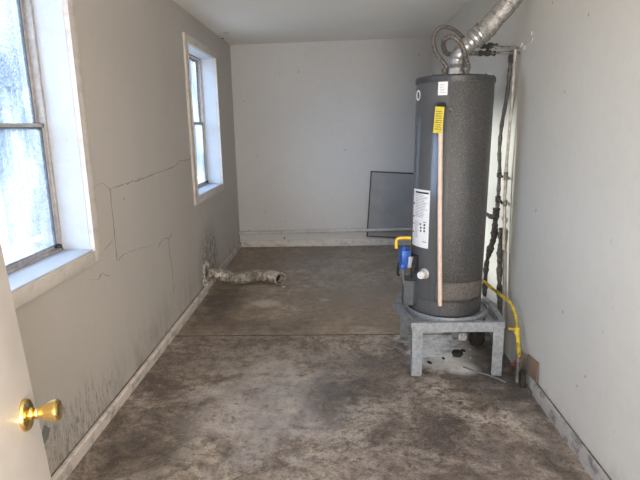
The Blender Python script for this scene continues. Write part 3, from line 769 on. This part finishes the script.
# ------------------------------------------------------------------ back wall: conduit, leaning board
cd = thing('wall_conduit', 'long white conduit running low along the back wall', 'conduit', (0, 6.5, .2))
m = MB(); m.tube([(LX+.002, 6.50, .197), (-.6, 6.502, .203), (.1, 6.50, .208), (.7, 6.502, .215), (rx(6.5)-.004, 6.50, .222)], .019, 12, 6); m.build('conduit_tube', M['conduit'], cd)
for x in (-1.1, -.35, .36, 1.0):
    m = MB(); m.obox((x, 6.531, .203+(x+.6)*.012), (.022, .058, .05), (0, 0, 0), .003); m.build('clip', M['conduit'], cd)
bd = thing('grey_board', 'dark grey board standing tilted behind the conduit against the back wall, beside the heater', 'board', (.70, 6.53, .1))
tb = Matrix.Translation((.405, 6.535, .122)) @ Matrix.Rotation(math.radians(3.6), 4, 'Y')
m = MB(); m.box(.01, -.004, .01, .64, .004, .825, 0, tb); m.build('board_sheet', M['grey_panel'], bd)
m = MB()
for bx in ((0, 0, .014, .835), (.636, 0, .65, .835), (0, 0, .65, .014), (0, .821, .65, .835)): m.box(bx[0], -.009, bx[1], bx[2], .008, bx[3], .001, tb)
m.build('edge_strip', M['dark_edge'], bd)
MBn = MB(); MBn.lathe([(.012, 0), (.010, .004), (.001, .005)], (-.649, BY, .112), (0, -1, 0), 10)
MBn.lathe([(.006, 0), (.006, .003)], (1.03, BY, 2.318), (0, -1, 0), 8); MBn.lathe([(.007, 0), (.006, .003)], (.14, BY, 1.218), (0, -1, 0), 8)
MBn.build('trim_3', M['dark_edge'], kind='structure')

# ------------------------------------------------------------------ flexible duct on the floor
fd = thing('flexible_duct', 'short grimy foil dryer duct lying on the floor from the left wall', 'duct', (-1.0, 4.95, 0))
fpath = [(LX+.004, 4.75, .150), (-1.16, 4.79, .145), (-1.08, 4.86, .110), (-.99, 4.90, .068), (-.88, 4.93, .062), (-.77, 4.97, .068), (-.66, 4.96, .066), (-.60, 4.925, .066), (-.555, 4.88, .068), (-.53, 4.84, .070)]
m = MB(); m.tube(fpath, .055, 32, 22, True, rfun=lambda L, u: .055+.0045*math.sin(L*2*PI/.021)+.0025*math.sin(L*17)+.004, inner=.90)
for v in m.bm.verts: v.co += Vector((random.uniform(-1, 1), random.uniform(-1, 1), random.uniform(-1, 1)))*.0012
for v in m.bm.verts: v.co.z = max(v.co.z, .002)
m.build('foil_tube', M['dirtyfoil'], fd, sharp=60)
e = Vector(fpath[-1]); d_ = (e-Vector(fpath[-2])).normalized()
m = MB(); m.lathe([(.051, -.02), (.057, -.018), (.058, .004), (.054, .006), (.050, .004), (.049, -.02)], e, d_, 32, False); m.build('end_ring', simple('dull_tin', (.42, .39, .36), .5, .4, .2, 40, .3), fd)
m = MB(); m.lathe([(.001, -.10), (.0465, -.10), (.0465, -.098), (.001, -.098)], e, d_, 24); m.build('duct_inside', M['dark_inside'], fd)
m = MB()
for k_ in range(44):
    aa = random.uniform(0, 2*PI); rr = random.uniform(.058, .13)
    m.obox((LX+.002, 4.74+math.cos(aa)*rr*1.1, .155+math.sin(aa)*rr*.9), (.010, random.uniform(.012, .04), random.uniform(.012, .03)), (random.uniform(0, 3), random.uniform(-.2, .2), 0), .002)
m.build('broken_plaster', M['plaster'], WL)

# ------------------------------------------------------------------ scraps
def shard(name, label, cat, c, size, rot, mat, group=None, n=9, flat=.0):
    m = MB()
    from mathutils import Euler
    R_ = Euler(rot).to_matrix()
    pts = []
    for i in range(n):
        a = 2*PI*i/n; pts.append((math.cos(a)*random.uniform(.6, 1.0), math.sin(a)*random.uniform(.6, 1.0)))
    rs = []
    for zz, k_ in ((0, .8), (.25, 1), (.7, .93), (1, .6)):
        rs.append([Vector(c)+R_ @ Vector((x*k_*size[0]/2, y*k_*size[1]/2, zz*size[2]+random.uniform(0, .12)*size[2])) for x, y in pts])
    m.rings(rs, True)
    return tag(m.build(name, mat, sharp=30), label, cat, group)
m = MB(); m.obox((1.085, 2.825, .045), (.03, .06, .09), (0, 0, -.3), .006); tag(m.build('dark_hole_block', M['char']), 'black block standing in for the dark hole below the two small brown boards', 'block')  # solid black piece in place of the dark hole by the boards
# two boards leaning at the foot of the right wall
m = MB(); m.obox((1.096, 2.938, .085), (.010, .085, .170), (.03, .08, 0), .002)
tag(m.build('board_scrap', M['board']), 'rear of two small brown boards leaning beside the yellow gas line', 'board')
m = MB(); m.obox((1.107, 2.755, .148), (.010, .155, .112), (-.10, .05, 0), .002); 
tag(m.build('board_scrap', M['board']), 'front of two small brown boards, resting on the right wall baseboard', 'board')
shard('litter_clump', 'black crumpled clump of litter on the floor between the stand legs', 'litter', (.80, 3.24, 0), (.10, .08, .035), (0, 0, .4), M['char'])
shard('litter_clump', 'dark ragged litter heap on the floor behind the right front leg of the stand', 'litter', (.975, 3.42, 0), (.12, .10, .10), (0, 0, .9), M['char'])
shard('plaster_chunk', 'pale broken plaster chunk by the dark litter behind the right front leg', 'rubble', (.90, 3.50, 0), (.09, .06, .05), (0, 0, .2), M['plaster'])
shard('plaster_chunk', 'small white crumb of plaster beside the mouth of the floor duct', 'rubble', (-.50, 4.80, 0), (.045, .03, .012), (0, 0, .2), M['plaster'])
shard('wood_block', 'grey block standing on the floor under the middle of the heater stand', 'block', (.845, 3.50, 0), (.07, .06, .26), (0, 0, .2), M['galv'])
tag(MB().tube([(.80, 3.07, .005), (.86, 3.00, .006), (.93, 2.95, .005), (1.00, 2.86, .006)], .005, 8, 5).build('wire', simple('grey_cable', (.16, .15, .14), .6)), 'thin grey cable lying on the floor behind the right front leg', 'cable')
lb_ = [((.60, 3.13), .05, 'left of'), ((.86, 3.31), .06, 'right behind'), ((.70, 3.19), .03, 'in front of')]
for (p, s_, dsc) in lb_:
    shard('litter_scrap', 'small black scrap %s the crumpled litter clump' % dsc, 'litter', (p[0], p[1], 0), (s_, s_*.45, .012), (0, 0, random.uniform(0, 3)), M['char'], 'black scraps under the heater', n=7)
sp = [((.56, 3.2), .020), ((.68, 3.30), .025), ((.78, 3.37), .02), ((.62, 3.42), .018), ((.88, 3.2), .018), ((.73, 3.15), .014), ((.52, 3.46), .016), ((.91, 3.33), .02)]
descr = [x for x in ['left of', 'just behind', 'well behind', 'back left of', 'right of', 'in front of', 'far left of', 'back right of']]
for (p, s_), dsc in zip(sp, descr):
    shard('plaster_crumb', 'tiny white plaster crumb %s the black litter clump' % dsc, 'rubble', (p[0], p[1], 0), (s_, s_*.8, s_*.4), (0, 0, random.uniform(0, 3)), M['plaster'], 'plaster crumbs under the heater', n=6)

# ------------------------------------------------------------------ outdoors
MB().box(-40, -30, -.35, LX-.26, 60, -.25).build('ground', M['ground'], kind='structure')
fe = thing('yard_fence', 'pale blue slatted fence seen hazily through the obscured glass of the left windows', 'fence', (-5, 14, -.25))
y = 7.7
m = MB()
while y < 26:
    m.box(-5.02, y, -.2, -5, y+.135, 2.16, .004); y += .15
m.build('slat_panel', M['fence'], fe)
m = MB(); m.box(-5.06, 7.7, 1.85, -5.02, 26, 1.95); m.box(-5.06, 7.7, .2, -5.02, 26, .3); m.box(-5.03, 7.7, 2.16, -4.98, 26, 2.20); m.build('rail', M['fence'], fe)
y = 7.9
while y < 26:
    MB().box(-5.14, y, -.26, -5.06, y+.08, 2.1).build('post', M['fence'], fe); y += 2.4

# ------------------------------------------------------------------ light
W = bpy.data.worlds.new('sky'); S.world = W; W.use_nodes = True
nt = W.node_tree; nn = nt.nodes; ll = nt.links
bg = nn['Background']
tc = nn.new('ShaderNodeTexCoord')
def wn(t_, **k): 
    x = nn.new(t_)
    for a_, b_ in k.items(): setattr(x, a_, b_)
    return x
dotn = wn('ShaderNodeVectorMath', operation='DOT_PRODUCT'); ll.new(tc.outputs['Generated'], dotn.inputs[0])
sd = Vector((-.95, -.22, .22)).normalized(); dotn.inputs[1].default_value = sd
mr = wn('ShaderNodeMapRange', interpolation_type='SMOOTHSTEP'); ll.new(dotn.outputs['Value'], mr.inputs[0])
mr.inputs[1].default_value = .55; mr.inputs[2].default_value = .90; mr.inputs[3].default_value = .50; mr.inputs[4].default_value = SKY_GAIN = 6.3
nz = wn('ShaderNodeTexNoise'); nz.inputs['Scale'].default_value = 2.2; nz.inputs['Detail'].default_value = 5; ll.new(tc.outputs['Generated'], nz.inputs['Vector'])
cr_ = wn('ShaderNodeValToRGB'); ll.new(nz.outputs['Fac'], cr_.inputs['Fac'])
cr_.color_ramp.elements[0].position = .42; cr_.color_ramp.elements[0].color = (.42, .64, 1.0, 1)
cr_.color_ramp.elements[1].position = .60; cr_.color_ramp.elements[1].color = (.74, .86, 1.0, 1)
sx = wn('ShaderNodeSeparateXYZ'); ll.new(tc.outputs['Generated'], sx.inputs[0])
gr = wn('ShaderNodeMapRange'); ll.new(sx.outputs['Z'], gr.inputs[0]); gr.inputs[1].default_value = -.06; gr.inputs[2].default_value = .02
mx = wn('ShaderNodeMix', data_type='RGBA'); ll.new(gr.outputs[0], mx.inputs[0]); mx.inputs[6].default_value = (.45, .47, .45, 1); ll.new(cr_.outputs['Color'], mx.inputs[7])
ll.new(mx.outputs[2], bg.inputs['Color']); ll.new(mr.outputs[0], bg.inputs['Strength'])
try:
    W.cycles.sampling_method = 'MANUAL'; W.cycles.sample_map_resolution = 1024
except Exception: pass
for a, c_ in WO:
    ld = bpy.data.lights.new('window_portal', 'AREA'); ld.shape = 'RECTANGLE'; ld.size = 1.3; ld.size_y = c_-a
    ld.cycles.is_portal = True
    lo2 = bpy.data.objects.new('window_portal', ld); COL.objects.link(lo2)
    lo2.location = (LX-.23, (a+c_)/2, (WZ0+WZ1)/2); lo2.rotation_euler = (0, -PI/2, 0)
sn = bpy.data.lights.new('sun', 'SUN'); sn.energy = 5.5; sn.angle = math.radians(6); sn.color = (1.0, .86, .70)
so_ = bpy.data.objects.new('sun', sn); COL.objects.link(so_)
so_.rotation_euler = Vector((-1, .55, .25)).to_track_quat('Z', 'Y').to_euler()
# added pendant, unseen behind the viewer, lifts the room's overall brightness
cl = thing('fill_pendant', 'made-up fill lamp hanging on a cord, unseen behind the viewer', 'lamp', (.35, -.8, 2.46))
m = MB(); m.lathe([(.05, 2.44), (.05, 2.47)], (.35, -.8, 0), n=24); m.build('fill_lamp_rose', M['whiteplastic'], cl)
m = MB(); m.lathe([(.004, 1.80), (.004, 2.45)], (.35, -.8, 0), n=8); m.build('cord', M['rubber'], cl)
m = MB(); m.lathe([(.03, 1.78), (.035, 1.80), (.03, 1.83), (.012, 1.85)], (.35, -.8, 0), n=24); m.build('fill_lamp_holder', M['whiteplastic'], cl)
ld = bpy.data.lights.new('fill_lamp_light', 'POINT'); ld.shadow_soft_size = .12; ld.energy = FILL_LAMP = 40; ld.color = (1.0, .93, .86)
lo2 = bpy.data.objects.new('fill_lamp_light', ld); COL.objects.link(lo2); lo2.location = (.35, -.8, 1.64)

# extra area fill behind the viewer, tilted up to brighten ceiling and walls
ld = bpy.data.lights.new('rear_fill', 'AREA'); ld.shape = 'RECTANGLE'; ld.size = .85; ld.size_y = 1.3; ld.energy = 86; ld.color = (1.0, .965, .93)
lo2 = bpy.data.objects.new('rear_fill', ld); COL.objects.link(lo2); lo2.location = (.3, -1.2, .95); lo2.rotation_euler = (math.radians(90+40), 0, 0)

# ------------------------------------------------------------------ camera
cam = bpy.data.cameras.new('camera'); co = bpy.data.objects.new('camera', cam); COL.objects.link(co)
def Rm(y, p, r):
    cy, sy, cp, sp, cr, sr = math.cos(y), math.sin(y), math.cos(p), math.sin(p), math.cos(r), math.sin(r)
    Ry = Matrix(((cy, -sy, 0), (sy, cy, 0), (0, 0, 1)))
    B = Matrix(((1, 0, 0), (0, 0, -1), (0, 1, 0)))
    P = Matrix(((1, 0, 0), (0, cp, -sp), (0, sp, cp)))
    R = Matrix(((cr, -sr, 0), (sr, cr, 0), (0, 0, 1)))
    return R @ P @ B @ Ry
R = Rm(-.02909, .21316, -.01888)
rot = Matrix((R[0], -R[1], -R[2])).transposed()
co.matrix_world = Matrix.Translation((0, 0, 1.5)) @ rot.to_4x4()
cam.sensor_fit = 'HORIZONTAL'; cam.sensor_width = 36; cam.lens = 521.2*36/640; cam.clip_start = .02
S.camera = co
S.view_settings.view_transform = 'Standard'; S.view_settings.look = 'None'; S.view_settings.gamma = 1
S.view_settings.use_curve_mapping = False; S.view_settings.exposure = 0.76
